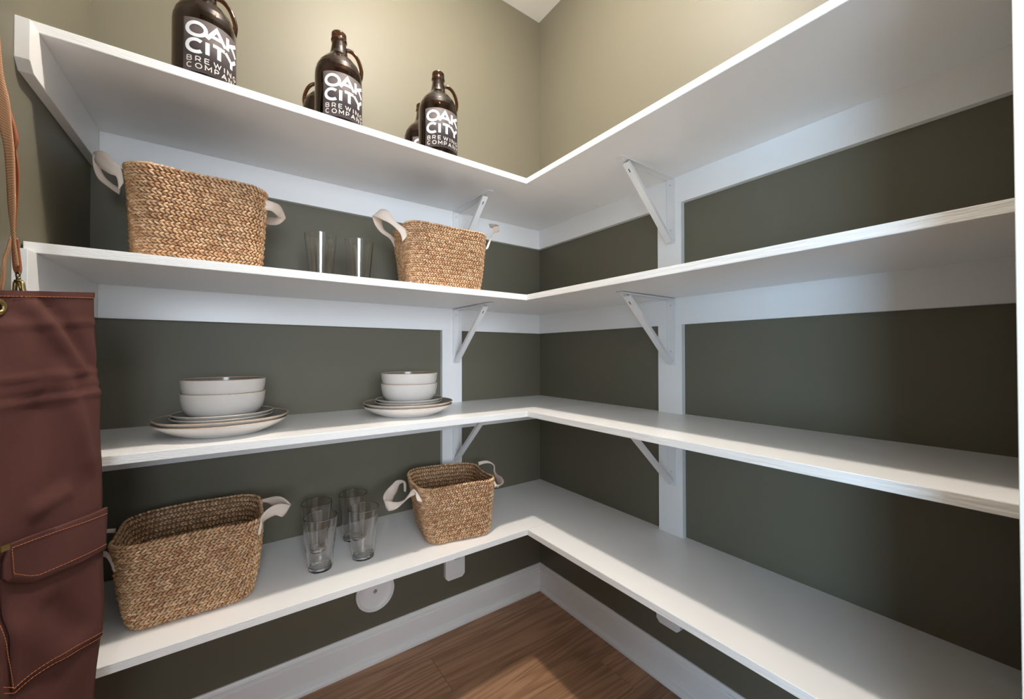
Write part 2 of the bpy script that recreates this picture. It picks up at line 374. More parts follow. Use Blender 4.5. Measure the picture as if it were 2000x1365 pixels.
# brackets: built at the origin facing -Y (wall plane y=0, shelf underside z=0), then copied
br = empty('shelf_bracket'); WB = .030
bm = bmesh.new(); bx(bm, -WB/2, WB/2, -.0022, 0, -.222, -.0012, .0005); bx(bm, -WB/2, -WB/2+.0018, -.0048, -.002, -.215, -.004); bx(bm, WB/2-.0018, WB/2, -.0048, -.002, -.215, -.004)
obj('wall_leg', bm, M_brkt, br)
bm = bmesh.new(); bx(bm, -WB/2, WB/2, -.262, 0, -.0022, -.0002, .0005); bx(bm, -WB/2, -WB/2+.0018, -.25, -.004, -.0045, -.002); bx(bm, WB/2-.0018, WB/2, -.25, -.004, -.0045, -.002)
prism(bm, [(-.015, -.262, -.0022), (.015, -.262, -.0022), (.008, -.274, -.0022), (-.008, -.274, -.0022)], (0, 0, .0018))
obj('shelf_arm', bm, M_brkt, br)
bm = bmesh.new()   # diagonal U-shaped brace
A_, B_ = Vector((0, -.008, -.213)), Vector((0, -.232, -.006)); d = (B_-A_).normalized(); n = Vector((1, 0, 0)).cross(d).normalized()
if n.y > 0: n = -n
hw = .0105
def sec(p): return [p+Vector((-hw, 0, 0))-n*.004, p+Vector((-hw, 0, 0))+n*.007, p+Vector((hw, 0, 0))+n*.007, p+Vector((hw, 0, 0))-n*.004, p+Vector((hw-.002, 0, 0))-n*.004, p+Vector((hw-.002, 0, 0))+n*.005, p+Vector((-hw+.002, 0, 0))+n*.005, p+Vector((-hw+.002, 0, 0))-n*.004]
prism(bm, sec(A_), B_-A_)
o = obj('brace', bm, M_brkt, br)
bm = bmesh.new(); q = A_.lerp(B_, .915)+n*.0071; u_ = d*.006; prism(bm, [q-u_+Vector((-.0018, 0, 0)), q+u_+Vector((-.0018, 0, 0)), q+u_+Vector((.0018, 0, 0)), q-u_+Vector((.0018, 0, 0))], n*.0004)
obj('slot', bm, M_dark, o)
for z in (-.022, -.175):
    bm = bmesh.new(); lathe(bm, [(0, 0), (.0048, 0), (.0044, .0012), (.0022, .0020), (0, .0020)], 16); bmesh.ops.rotate(bm, verts=bm.verts, matrix=Matrix.Rotation(PI/2, 3, 'X'))
    bmesh.ops.translate(bm, verts=bm.verts, vec=(0, -.0022, z)); sc = obj('screw', bm, M_brkt, br, True)
    bm = bmesh.new(); bx(bm, -.0011, .0011, -.0046, -.0042, z-.0011, z+.0011); obj('screw_recess', bm, M_dark, sc)
shn = ['topmost shelf', 'second shelf from the top', 'third shelf from the top', 'lowest shelf']
first = True
for side in (0, 1):
    for i in range(4):
        o = br if first else copy_tree(br); first = False
        if side == 0: o.location = (-.4665, -CT, Z[i]-T-(.0016 if i == 1 else 0)); o.rotation_euler = (0, 0, 0)
        else: o.location = (-CT, -.722, Z[i]-T-(.0016 if i == 1 else 0)); o.rotation_euler = (0, 0, -PI/2)
        tag(o, 'white metal triangular bracket on the %s wall under the %s' % ('back' if side == 0 else 'right', shn[i]), 'bracket', 'white shelf brackets')

# round access cover on the back wall
cov = tag(empty('access_cover', (-.792, 0, .252)), 'round white plastic cover screwed to the back wall under the lowest shelf', 'cover')
def facing(bm):  # lathe axis z -> -y
    bmesh.ops.rotate(bm, verts=bm.verts, matrix=Matrix.Rotation(PI/2, 3, 'X')); return bm
bm = bmesh.new(); lathe(bm, [(0, 0), (.070, 0), (.070, .012), (.0688, .0165), (.0668, .0180), (.0640, .0172), (.0620, .0120), (.057, .0070), (.030, .0078), (0, .0080)], 64)
obj('cover_disc', facing(bm), M_white, cov, True)
bm = bmesh.new(); lathe(bm, [(.0078, .0075), (.0078, .0086), (.0060, .0086), (.0058, .0078), (.0046, .0080), (.0044, .0098), (.0024, .0105), (0, .0105)], 24); sc = obj('screw', facing(bm), M_steel, cov, True)
bm = bmesh.new(); bx(bm, -.0016, .0016, -.0111, -.0105, -.0016, .0016); obj('screw_recess', bm, M_dark, sc)

# ------------------------------------------------------------------ woven baskets
import array
def rrect(hx, hy, r, s):
    """point and normal at arc fraction s of a rounded rectangle"""
    lx, ly = 2*(hx-r), 2*(hy-r); q = PI*r/2; Ltot = 2*lx+2*ly+4*q; d = (s % 1)*Ltot
    segs = [('l', lx, (-hx+r, -hy), (1, 0)), ('a', q, (hx-r, -hy+r), -PI/2), ('l', ly, (hx, -hy+r), (0, 1)), ('a', q, (hx-r, hy-r), 0),
            ('l', lx, (hx-r, hy), (-1, 0)), ('a', q, (-hx+r, hy-r), PI/2), ('l', ly, (-hx, hy-r), (0, -1)), ('a', q, (-hx+r, -hy+r), PI)]
    for k, ln, p, t in segs:
        if d <= ln or (k == 'a' and t == PI):
            if k == 'l': return (p[0]+t[0]*d, p[1]+t[1]*d), (t[1], -t[0])
            a = t+d/r; return (p[0]+r*math.cos(a), p[1]+r*math.sin(a)), (math.cos(a), math.sin(a))
        d -= ln
def basket(name_loc, rot, top, bot, H, label, cat_group, handles, seed, r0=.055, r1=.04, shift=(0, 0), open_=True, wob=.003):
    rnd = random.Random(seed)
    e = tag(empty('woven_basket', name_loc, rot), label, 'basket', cat_group)
    rows = int(round(H/.0066)); dz = H/rows
    def dims(t):
        k = t**.8; return bot[0]/2+(top[0]-bot[0])/2*k, bot[1]/2+(top[1]-bot[1])/2*k, r1+(r0-r1)*t
    def P(s, t, off=0):
        hx, hy, r = dims(t); (x, y), (nx, ny) = rrect(hx, hy, r, s)
        w_ = wob*math.sin(s*2*PI*3+seed)*t + wob*.6*math.sin(s*2*PI*5+2*seed+t*4)
        # the wall curves in at the bottom
        cin = -.010*max(0, 1-t*H/.016)**2
        zr = .0035*math.sin(s*2*PI*2+seed*1.7)*t
        return Vector((x+nx*(w_+off+cin)+shift[0]*t, y+ny*(w_+off+cin)+shift[1]*t, t*H+zr)), Vector((nx, ny, 0))
    V = []; F = []; COL = []
    per = top[0]*2+top[1]*2-.3*r0*2
    base_cols = [(.62, .40, .235), (.56, .34, .19), (.50, .29, .155), (.66, .45, .285), (.55, .36, .205), (.44, .24, .125)]
    for j in range(rows):
        t = (j+.5)/rows; n = int(per*(.9+.1*t)/.0094); tilt = (1 if j % 2 else -1)*.46; ph = rnd.random()*.3 + (.5 if (j//2) % 2 else 0)
        rim = j >= rows-1
        for i in range(n):
            s = (i+ph+rnd.uniform(-.07, .07))/n
            c, nr = P(s, t, .0008); c2, _ = P(s+.002, t); tg = (c2-c); tg.z = 0; tg.normalize()
            upv = Vector((0, 0, 1)); ang = tilt+rnd.uniform(-.10, .10)
            if rim: ang = .42
            ax = tg*math.cos(ang)+upv*math.sin(ang); bx_ = upv*math.cos(ang)-tg*math.sin(ang)
            ln = rnd.uniform(.0078, .0092); wd = rnd.uniform(.0026, .0033); th = rnd.uniform(.0032, .0044)
            if rim: wd *= 1.15
            col = rnd.choice(base_cols); k = rnd.uniform(.90, 1.26); col = (col[0]*k, col[1]*k, col[2]*k)
            b0 = len(V)
            lean = rnd.uniform(-.0008, .0012)
            V.append(c-ax*ln-nr*.0012)
            for fr, sc_ in ((-.45, .85), (.35, 1.0)):
                for a in range(6):
                    an = a*PI/3; V.append(c+ax*ln*fr+bx_*wd*sc_*math.cos(an)+nr*(th*sc_*math.sin(an)+lean))
            V.append(c+ax*ln-nr*.0004)
            for a in range(6):
                a2 = (a+1) % 6
                F.append((b0, b0+1+a2, b0+1+a)); F.append((b0+1+a, b0+1+a2, b0+7+a2)); F.append((b0+1+a, b0+7+a2, b0+7+a)); F.append((b0+7+a, b0+7+a2, b0+13))
            COL.extend([col]*14)
    me = bpy.data.meshes.new('weave'); me.from_pydata([tuple(v) for v in V], [], F)
    ca = me.attributes.new('tint', 'FLOAT_COLOR', 'POINT'); ca.data.foreach_set('color', array.array('f', [x for c in COL for x in (*c, 1)]))
    me.polygons.foreach_set('use_smooth', [True]*len(me.polygons)); me.materials.append(M_straw)
    o = bpy.data.objects.new('weave', me); C.objects.link(o); o.parent = e; o['kind'] = 'stuff'
    # lining: thin wall and base closing the gaps; dark colour paints shade between stitches
    bm = bmesh.new(); lay = bm.verts.layers.float_color.new('tint'); ns = 96; rings = []
    for off in (.0004, -.0016):
        for j in range(13): rings.append([bm.verts.new(P(i/ns, j/12*.985, off)[0]) for i in range(ns)])
    def link(a, b_):
        for i in range(ns): bm.faces.new((a[i], a[(i+1) % ns], b_[(i+1) % ns], b_[i]))
    for k in range(12): link(rings[k], rings[k+1]); link(rings[13+k], rings[14+k])
    link(rings[12], rings[25]); bm.faces.new(rings[0]);
    bm.faces.new([bm.verts.new(v.co+Vector((0, 0, .004))) for v in rings[13]])
    for v in bm.verts: v[lay] = (.17, .095, .045, 1)
    obj('basket_wall', bm, M_straw, e, True)
    inv = e.matrix_basis.copy(); bpy.context.view_layer.update(); inv = Matrix.Translation(Vector(name_loc)) @ Matrix.Rotation(rot, 4, 'Z'); inv.invert()
    for hp in handles:
        prs = [(inv @ onY(a[0], a[1], Y), inv @ onY(b_[0], b_[1], Y)) for a, b_, Y in hp]
        ribbon('handle', prs, M_cotton, e, .0022, 5, 3)
    return e
def HP(s):
    out = []
    for q in s.split(';'):
        v = [float(x) for x in q.split()]; out.append(((v[0], v[1]), (v[2], v[3]), v[4]))
    return out
big_up_L = HP('242 357 232 371 -.300;236.6 329.6 228 346 -.297;220 313 213 339 -.285;206 297 193 325 -.262;192 295 185 312 -.240;181.5 300 192 306 -.222;182 325 194 322 -.205;192 349 204 344 -.190;214 367 220 359 -.175;233 380 236 368 -.165')
big_up_R = HP('515 389 514 410 -.300;534 395 530 412 -.285;547 402 541 421 -.255;557 422 543 424 -.225;556 429 540 424 -.215;545 438 533 425 -.200;530 439.5 522 423 -.185;510 436 510 423 -.170')
sm_up_L = HP('786 472 795 461 -.325;781 455 790 446 -.322;764 438 772 432 -.312;745 428 757 411 -.292;731 422 742 410 -.268;727.5 424 740 420 -.25;733 440 745 430 -.232;744 454 750 448 -.215;762 467 765 460 -.195;771 484 774 472 -.18')
sm_up_R = HP('948 488 953 486 -.345;957 466 961 462 -.335;964 456 964 444 -.31;974 453 974 441 -.27;972 447 968 438 -.23;958 445 955 437 -.19')
big_lo_R = HP('503 977 503 983 -.155;519 973.3 519 981 -.170;533 969.8 533 986 -.190;547 969.7 547 985 -.212;559 976 557 985 -.232;567.5 984 561 990 -.248;566 986 560 999 -.258;556 984 551 1009 -.268;545 984 538 1006 -.280;531 989 524 1012 -.292;518 999 514 1019 -.305;511 1009 510 1025 -.315;508 1022 512 1023 -.325;503 1045 509 1043 -.330')
big_lo_L = HP('226 1032 226 1041 -.165;205 1034 205 1042 -.18;185 1040 185 1052 -.20;170 1055 174 1070 -.23;180 1075 184 1086 -.26;195 1077 196 1087 -.275;208 1077 207 1088 -.295;219 1092 214 1097 -.305;227 1115 222 1117 -.315')
sm_lo_L = HP('793 960 789 960 -.14;793 944 788 944 -.145;787 938 785.5 943 -.155;775 938 780 947 -.170;766 946 775 960 -.190;754.5 958 770 968 -.210;749 968 765 979 -.235;750 977 754 988 -.255;757 978 757 996 -.268;768 980 763 997.5 -.28;779 980 775 993 -.295;790 975.6 786 983 -.31;798.5 965 796 974 -.325;804 957 804 969 -.335;809 956 812 966 -.345;818 966 812 969 -.355;825 981 815 978 -.36')
sm_lo_R = HP('934 902 935 909 -.10;948 899.5 947 905 -.115;958 902 957 905 -.13;966 909 964 910 -.15;967 920 964 920 -.18;972 927 968 934 -.23;980 932 972 948 -.28;983 943 971 952 -.33;966 952 966 940 -.365')
G = 'woven seagrass baskets with white cotton handles'
basket((-1.300, -.228, Z[1]), .16, (.262, .236), (.232, .200), .212, 'large woven basket on the second shelf beside the left wall, seen from below', G, [big_up_L, big_up_R], 3)
basket((-.643, -.243, Z[1]), -.10, (.284, .205), (.232, .18), .207, 'smaller woven basket on the second shelf, right of the two tall glasses', G, [sm_up_L, sm_up_R], 5, .05, .04)
basket((-1.300, -.217, Z[3]), 0, (.281, .242), (.228, .200), .198, 'large open woven basket on the lowest shelf beside the hanging apron', G, [big_lo_L, big_lo_R], 8, .055, .04, (-.006, 0))
basket((-.594, -.247, Z[3]), -.17, (.256, .246), (.212, .200), .188, 'smaller open woven basket on the lowest shelf, right of the four glasses', G, [sm_lo_L, sm_lo_R], 11, .05, .04, (-.014, .004))

# ------------------------------------------------------------------ tumblers
gl = empty('drinking_glass')
bm = bmesh.new()
lathe(bm, dens([(0, .0030), (.020, .0026), (.0250, .0014), (.0265, .0004), (.0288, .0004), (.0300, .0009), (.0308, .0018), (.0311, .004), (.0440, .1470), (.04395, .1480), (.0435, .1486), (.0430, .1487), (.0425, .1480), (.0424, .1470), (.0296, .0150), (.0288, .0125), (.0268, .0108), (.0240, .0100), (0, .0096)]), 72)
obj('glass_body', bm, M_glass, gl, True)
gspots = [(-1.022, -.263, 3, 'clear tumbler on the lowest shelf, front left of the four'), (-.905, -.266, 3, 'clear tumbler on the lowest shelf, front right of the four'),
          (-1.012, -.140, 3, 'clear tumbler on the lowest shelf, back left of the four'), (-.899, -.122, 3, 'clear tumbler on the lowest shelf, back right of the four'),
          (-1.016, -.215, 1, 'clear tall glass on the second shelf, nearer the large basket'), (-.906, -.21, 1, 'clear tall glass on the second shelf, nearer the smaller basket')]
for k, (x, y, s, lb) in enumerate(gspots):
    o = gl if k == 0 else copy_tree(gl)
    o.location = (x, y, Z[s]); tag(o, lb, 'glass', 'clear drinking glasses')

# ------------------------------------------------------------------ plates and bowls
def dish(name, prof_out, prof_in, m_rim):
    """outer glaze, inner glaze and toasted rim are three parts of one dish"""
    e = empty(name)
    bm = bmesh.new(); lathe(bm, prof_out, 72); obj('outer_glaze', bm, M_plate, e, True)
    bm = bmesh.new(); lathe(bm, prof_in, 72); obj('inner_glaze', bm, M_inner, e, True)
    ro, ri = prof_out[-1], prof_in[0]
    bm = bmesh.new(); c = ((ro[0]+ri[0])/2, (ro[1]+ri[1])/2); h = (ro[0]-ri[0])/2
    lathe(bm, [ro]+[(c[0]+h*math.cos(a), c[1]+h*1.1*math.sin(a)) for a in (.5, 1.0, 1.57, 2.1, 2.6)]+[ri], 72); obj('rim', bm, m_rim, e, True)
    return e
large = dish('dinner_plate', [(0, .0015), (.078, .0015), (.080, 0), (.086, 0), (.091, .0035), (.109, .0100), (.126, .0195), (.139, .0280), (.1445, .0335)],
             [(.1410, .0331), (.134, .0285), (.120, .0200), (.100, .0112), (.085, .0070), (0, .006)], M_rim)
small = dish('side_plate', [(0, .0015), (.056, .0015), (.058, 0), (.063, 0), (.067, .002), (.086, .0095), (.101, .0190), (.1085, .0258)],
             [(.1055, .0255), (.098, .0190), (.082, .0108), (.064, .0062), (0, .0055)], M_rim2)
bowl = dish('bowl', [(0, .0015), (.043, .0015), (.045, 0), (.050, 0), (.054, .0025), (.068, .0085), (.079, .0185), (.0858, .032), (.0890, .049), (.0905, .0665)],
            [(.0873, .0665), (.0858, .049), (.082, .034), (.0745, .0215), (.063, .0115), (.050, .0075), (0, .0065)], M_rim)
stacks = [((-1.246, -.232), 'left'), ((-.745, -.216), 'right')]
ff = {'l': True, 's': True, 'b': True}
for (x, y), sd in stacks:
    where = 'stack nearer the apron' if sd == 'left' else 'stack nearer the corner'
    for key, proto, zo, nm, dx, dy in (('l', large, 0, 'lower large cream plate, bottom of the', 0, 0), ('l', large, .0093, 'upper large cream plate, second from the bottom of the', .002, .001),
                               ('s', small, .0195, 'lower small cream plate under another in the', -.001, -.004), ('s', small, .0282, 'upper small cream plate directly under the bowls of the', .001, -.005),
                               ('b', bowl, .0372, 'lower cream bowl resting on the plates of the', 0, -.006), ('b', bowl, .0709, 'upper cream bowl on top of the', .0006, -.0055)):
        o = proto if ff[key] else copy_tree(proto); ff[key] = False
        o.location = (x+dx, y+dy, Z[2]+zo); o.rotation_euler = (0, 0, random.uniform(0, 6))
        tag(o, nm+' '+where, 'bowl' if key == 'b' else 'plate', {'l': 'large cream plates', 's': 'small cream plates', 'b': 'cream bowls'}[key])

# ------------------------------------------------------------------ growler bottles
R_B, H_B = .0610, .287
gb = empty('growler_bottle')
bm = bmesh.new()
outp = [(0, .004), (.040, .003), (.050, 0), (.056, .001), (.0598, .005), (R_B, .011), (R_B, .153), (.0602, .165), (.0570, .1785), (.0508, .1915), (.0420, .2030), (.0325, .2130), (.0258, .2220), (.0226, .2310), (.0203, .2430), (.0182, .2580), (.0180, .2620),
        (.0204, .2635), (.0210, .2660), (.0204, .2690), (.0186, .2702), (.0186, .2725), (.0196, .2740), (.0196, .2835), (.0186, .2860), (.0165, .2870)]
inp = [(.0140, .2860), (.0135, .280), (.0138, .258), (.0165, .240), (.0200, .2240), (.0275, .2120), (.0375, .2010), (.0465, .1890), (.0535, .174), (.0570, .156), (.0572, .012), (.0520, .0065), (0, .0065)]
lathe(bm, dens(outp)+dens(inp), 64)
obj('bottle_body', bm, M_amber, gb, True)
# ring handle beside the neck
bm = bmesh.new()
hp = [Vector(p) for p in ((.0165, 0, .2450), (.027, 0, .2475), (.038, 0, .2430), (.0480, 0, .2315), (.0550, 0, .215), (.0590, 0, .197), (.0580, 0, .180), (.0560, 0, .172))]
tube(bm, catmull(hp, 5), .0062, 14, .85)
obj('ring_handle', bm, M_amber, gb, True)
# label: a curved sheet, lettering as thin shapes on it
LA = math.radians(-70); LW, LZ0, LZ1 = .125, .021, .141
def onlab(u, v, off): a = LA+(u-LW/2)/R_B; return ((R_B+off)*math.cos(a), (R_B+off)*math.sin(a), LZ1-v)
bm = bmesh.new(); nn = 40; hgt = LZ1-LZ0
rowsv = [[bm.verts.new(onlab(LW*i/nn, hgt*j, .0004)) for i in range(nn+1)] for j in (0, 1)]
for i in range(nn): bm.faces.new((rowsv[0][i], rowsv[1][i], rowsv[1][i+1], rowsv[0][i+1]))
lab = obj('label', bm, M_label, gb, True); s = lab.modifiers.new('s', 'SOLIDIFY'); s.thickness = .0003; s.offset = 1
S = math.sin; K = math.cos
def arc(cx, cy, rx, ry, a0, a1, n=18): return [(cx+rx*K(math.radians(a0+(a1-a0)*i/n)), cy-ry*S(math.radians(a0+(a1-a0)*i/n))) for i in range(n+1)]
# strokes in a box: x 0..1, y 0 (top) .. 1 (bottom)
LET = {
 'O': [arc(.5, .5, .5, .5, 0, 360, 36)], 'C': [arc(.5, .5, .5, .5, 48, 312, 28)], 'G': [arc(.5, .5, .5, .5, 45, 350, 28), [(1, .52), (.6, .52)], [(.99, .52), (.99, .72)]],
 'A': [[(0, 1), (.5, 0), (1, 1)], [(.2, .68), (.8, .68)]], 'K': [[(0, 0), (0, 1)], [(1, 0), (.02, .62)], [(.34, .42), (1, 1)]],
 'I': [[(.5, 0), (.5, 1)]], 'T': [[(0, 0), (1, 0)], [(.5, 0), (.5, 1)]], 'Y': [[(0, 0), (.5, .52), (1, 0)], [(.5, .5), (.5, 1)]],
 'B': [[(0, 0), (0, 1)], [(0, 0), (.55, 0)]+arc(.55, .24, .38, .24, 90, -90, 10)+[(0, .48)], [(.55, .48)]+arc(.6, .74, .4, .26, 90, -90, 10)+[(0, 1)]],
 'R': [[(0, 0), (0, 1)], [(0, 0), (.55, 0)]+arc(.55, .31, .42, .31, 90, -90, 12)+[(0, .62)], [(.52, .62), (.97, 1)]],
 'E': [[(0, 0), (0, 1)], [(0, 0), (.9, 0)], [(0, .5), (.8, .5)], [(0, 1), (.9, 1)]],
 'W': [[(0, 0), (.26, 1), (.5, .1), (.74, 1), (1, 0)]], 'N': [[(0, 1), (0, 0), (1, 1), (1, 0)]], 'M': [[(0, 1), (0, 0), (.5, .68), (1, 0), (1, 1)]],
 'P': [[(0, 0), (0, 1)], [(0, 0), (.55, 0)]+arc(.55, .31, .42, .31, 90, -90, 12)+[(0, .62)]]}
def stroke(bm, pts, w_, off):
    # resample finely so that the stroke bends with the bottle; mitred joints
    P = [Vector((p[0], p[1])) for p in pts]; Q = []
    closed = (P[0]-P[-1]).length < 1e-6
    n = len(P)
    def side(i):
        if closed and i in (0, n-1): a, b_ = P[-2], P[1]; c = P[0]
        else: a, b_, c = P[max(i-1, 0)], P[min(i+1, n-1)], P[i]
        d1 = (c-a).normalized() if (c-a).length > 1e-9 else (b_-c).normalized(); d2 = (b_-c).normalized() if (b_-c).length > 1e-9 else d1
        n1 = Vector((-d1.y, d1.x)); n2 = Vector((-d2.y, d2.x)); m_ = (n1+n2)
        if m_.length < .3: m_ = n1
        m_.normalize(); return m_*(w_/2/max(.42, m_.dot(n1)))
    sd = [side(i) for i in range(n)]
    for i in range(n-1):
        k = max(1, int((P[i+1]-P[i]).length/.0018))
        prev = None
        for j in range(k+1):
            t = j/k; c = P[i].lerp(P[i+1], t); s_ = sd[i].lerp(sd[i+1], t)
            cur = [bm.verts.new(onlab((c+s_*f).x, (c+s_*f).y, off)) for f in (-1, 0, 1)]
            if prev:
                for q in (0, 1): bm.faces.new((prev[q], prev[q+1], cur[q+1], cur[q]))
            prev = cur
def word(bm, items, x0, y0, h, w_, off):
    for ch, xa, xb in items:
        for st in LET[ch]: stroke(bm, [(x0+xa+(xb-xa)*p[0], y0+h*p[1]) for p in st], w_, off)
bm = bmesh.new(); mx0 = .0085
word(bm, [('O', .003, .037), ('A', .039, .075), ('K', .081, .109)], mx0-.003, .0105, .0285, .0076, .0009)
word(bm, [('C', .003, .034), ('I', .040, .040001), ('T', .050, .074), ('Y', .076, .108)], mx0-.003, .0485, .0275, .0076, .0009)
lt = obj('lettering', bm, M_print, lab); s = lt.modifiers.new('s', 'SOLIDIFY'); s.thickness = .0002; s.offset = 1
bm = bmesh.new()
def small(txt, y0, h):
    x = 0; its = []
    for ch in txt:
        wch = {'I': .0001, 'W': .0125, 'M': .0110, 'O': .0112, 'C': .0100, 'G': .0100, 'A': .0112, 'N': .0090, 'Y': .0098}.get(ch, .0078)
        its.append((ch, x, x+wch)); x += wch+.0067
    k = .107/(x-.0067); word(bm, [(c, a*k, b_*k) for c, a, b_ in its], mx0, y0, h, .0019, .0009)
small('BREWING', .0860, .0105); small('COMPANY', .1015, .0105)
lt2 = obj('lettering', bm, M_print2, lab); s = lt2.modifiers.new('s', 'SOLIDIFY'); s.thickness = .0002; s.offset = 1
lt['label'] = 'large white words OAK CITY'; lt2['label'] = 'small cream words BREWING COMPANY'
def look(x, y): return math.atan2(CY-y, CX-x)
spots = [(-1.287, -.318, 20, 'brown glass growler on the top shelf, nearest the left wall, its neck cut off'),
         (-.989, -.320, 20, 'brown glass growler on the top shelf, middle one of the front row'),
         (-.694, -.335, 20, 'brown glass growler on the top shelf, front row nearest the room corner'),
         (-.992, -.128, -172, 'brown glass growler mostly hidden behind the middle front bottle, only its side showing'),
         (-.672, -.150, 28, 'brown glass growler standing behind the front bottle nearest the room corner')]
for k, (x, y, a, lb) in enumerate(spots):
    o = gb if k == 0 else copy_tree(gb)
    o.location = (x, y, Z[0]); o.rotation_euler = (0, 0, look(x, y)+math.radians(a)-LA)
    tag(o, lb, 'bottle', 'brown growler bottles on the top shelf')

# ------------------------------------------------------------------ apron on the left wall
PA = EYE + (fw + rt*(-1000/FPX))*.55; PB = EYE + (fw + rt*(-805/FPX))*.70
PA.z = PB.z = 0
adir = (PB-PA).normalized(); anrm = Vector((-adir.y, adir.x, 0))
if anrm.dot(EYE-PA) < 0: anrm = -anrm
def sz(px, py):
    """pixel -> (s along the cloth, height)"""
    d = ray(px, py); t = (PA-EYE).dot(anrm)/d.dot(anrm); p = EYE+d*t; return (p-PA).dot(adir), p.z
def lerp_tab(tab, x):
    if x >= tab[0][0]: return tab[0][1]
    for (a, va), (b_, vb) in zip(tab, tab[1:]):
        if x >= b_: return va+(vb-va)*(x-a)/(b_-a)
    return tab[-1][1]
redge = [sz(*q) for q in ((180, 571), (184, 640), (189, 730), (194, 800), (198, 860), (198.5, 900), (197, 985), (195, 1075), (193, 1150), (190, 1235), (187, 1300), (185, 1365))]
redge = sorted([(z, s) for s, z in redge], reverse=True); redge.append((.30, redge[-1][1]+.004))
ztop = lambda s: sz(0, 566.5)[1] + (sz(180, 571)[1]-sz(0, 566.5)[1])*min(max(s/ sz(180, 571)[0], -.2), 1.02)
SL = -.16
def wr(s, z):
    """folds of the cloth, as displacement out of its plane"""
    o = .0035*S(s*26+z*5)+.0025*S(z*13+s*30+1)+.0018*S(z*31-s*44)
    def ridge(p, q, wd, amp):
        (s0, z0), (s1, z1) = sz(*p), sz(*q); t = ((s-s0)*(s1-s0)+(z-z0)*(z1-z0))/((s1-s0)**2+(z1-z0)**2)
        if t < -.25 or t > 1.25: return 0
        f = 1 if 0 <= t <= 1 else max(0, 1-4*max(-t, t-1))
        ds = (z-z0)-(z1-z0)*t; dd = (s-s0)-(s1-s0)*t; d_ = math.copysign(math.hypot(ds, dd), ds)
        return 1.6*amp*f*math.exp(-(d_/wd)**2)
    o += ridge((0, 636), (185, 628), .004, .0016)
    o += ridge((10, 742), (190, 724), .004, .0018) + ridge((20, 790), (192, 765), .005, .0022) - ridge((20, 783), (192, 757), .004, .0015)
    o += ridge((60, 600), (150, 710), .014, .0050) - ridge((95, 600), (180, 720), .012, .004)
    o += ridge((120, 740), (170, 900), .016, .0055) - ridge((85, 800), (110, 960), .02, .004) + ridge((30, 640), (60, 760), .02, .003)
    o += ridge((30, 1230), (120, 1290), .02, .004) - ridge((100, 1180), (150, 1230), .015, .004) + ridge((60, 1000), (130, 960), .015, .004)
    return o
def cloth(s, z, off=0):
    # beyond the left picture edge the cloth turns to lie along the wall
    wr_ = wr(s, z)
    if s < 0:
        a = min(1, -s/.03); th = .50*a
        d = adir*math.cos(th)+anrm*-math.sin(th)*0
        tgt = Vector((SKEW, 1, 0)).normalized(); m_ = adir.lerp(tgt, a*.9).normalized()
        base = PA + m_*s
        nn_ = Vector((m_.y, -m_.x, 0))
        if nn_.dot(anrm) < 0: nn_ = -nn_
    else: base = PA+adir*s; nn_ = anrm
    p = base+nn_*(wr_+off); p.z = z; return p
ap = tag(empty('apron'), 'maroon canvas apron with orange stitching and a pocket, hanging at the left wall', 'apron')
bm = bmesh.new(); nu, nv = 60, 150; grid = []
for j in range(nv+1):
    row = []
    for i in range(nu+1):
        u_ = i/nu; zt_ = 1.24; z = 1.24-(1.24-.36)*j/nv
        sr = lerp_tab(redge, z); s_ = SL+(sr-SL)*u_; z2 = ztop(s_)-(ztop(s_)-.36)*j/nv
        sr = lerp_tab(redge, z2); s_ = SL+(sr-SL)*u_
        row.append(bm.verts.new(cloth(s_, z2, 0)))
    grid.append(row)
for j in range(nv):
    for i in range(nu): bm.faces.new((grid[j][i], grid[j][i+1], grid[j+1][i+1], grid[j+1][i]))
o = obj('apron_cloth', bm, M_canvas, ap, True); s = o.modifiers.new('s', 'SOLIDIFY'); s.thickness = .0018; s.offset = -1
def panel(name, poly, off, th, parent, n=14):
    """patch of cloth given by left and right edge lines in pixels"""
    bm = bmesh.new(); Lp = [sz(*q) for q in poly[0]]; Rp = [sz(*q) for q in poly[1]]; rows = []
    Lc = catmull([Vector((*q, 0)) for q in Lp], 1) if len(Lp) < 3 else [Vector((*q, 0)) for q in Lp]; Rc = [Vector((*q, 0)) for q in Rp]
    def samp(P, t):
        k = t*(len(P)-1); i = min(int(k), len(P)-2); return P[i].lerp(P[i+1], k-i)
    for j in range(n*2+1):
        a, b_ = samp(Lc, j/(2*n)), samp(Rc, j/(2*n)); row = []
        for i in range(n+1):
            q = a.lerp(b_, i/n); row.append(bm.verts.new(cloth(q.x, q.y, off)))
        rows.append(row)
    for r0, r1 in zip(rows, rows[1:]):
        for i in range(n): bm.faces.new((r0[i], r0[i+1], r1[i+1], r1[i]))
    o = obj(name, bm, M_canvas, parent, True); s = o.modifiers.new('s', 'SOLIDIFY'); s.thickness = th; s.offset = -1; return o
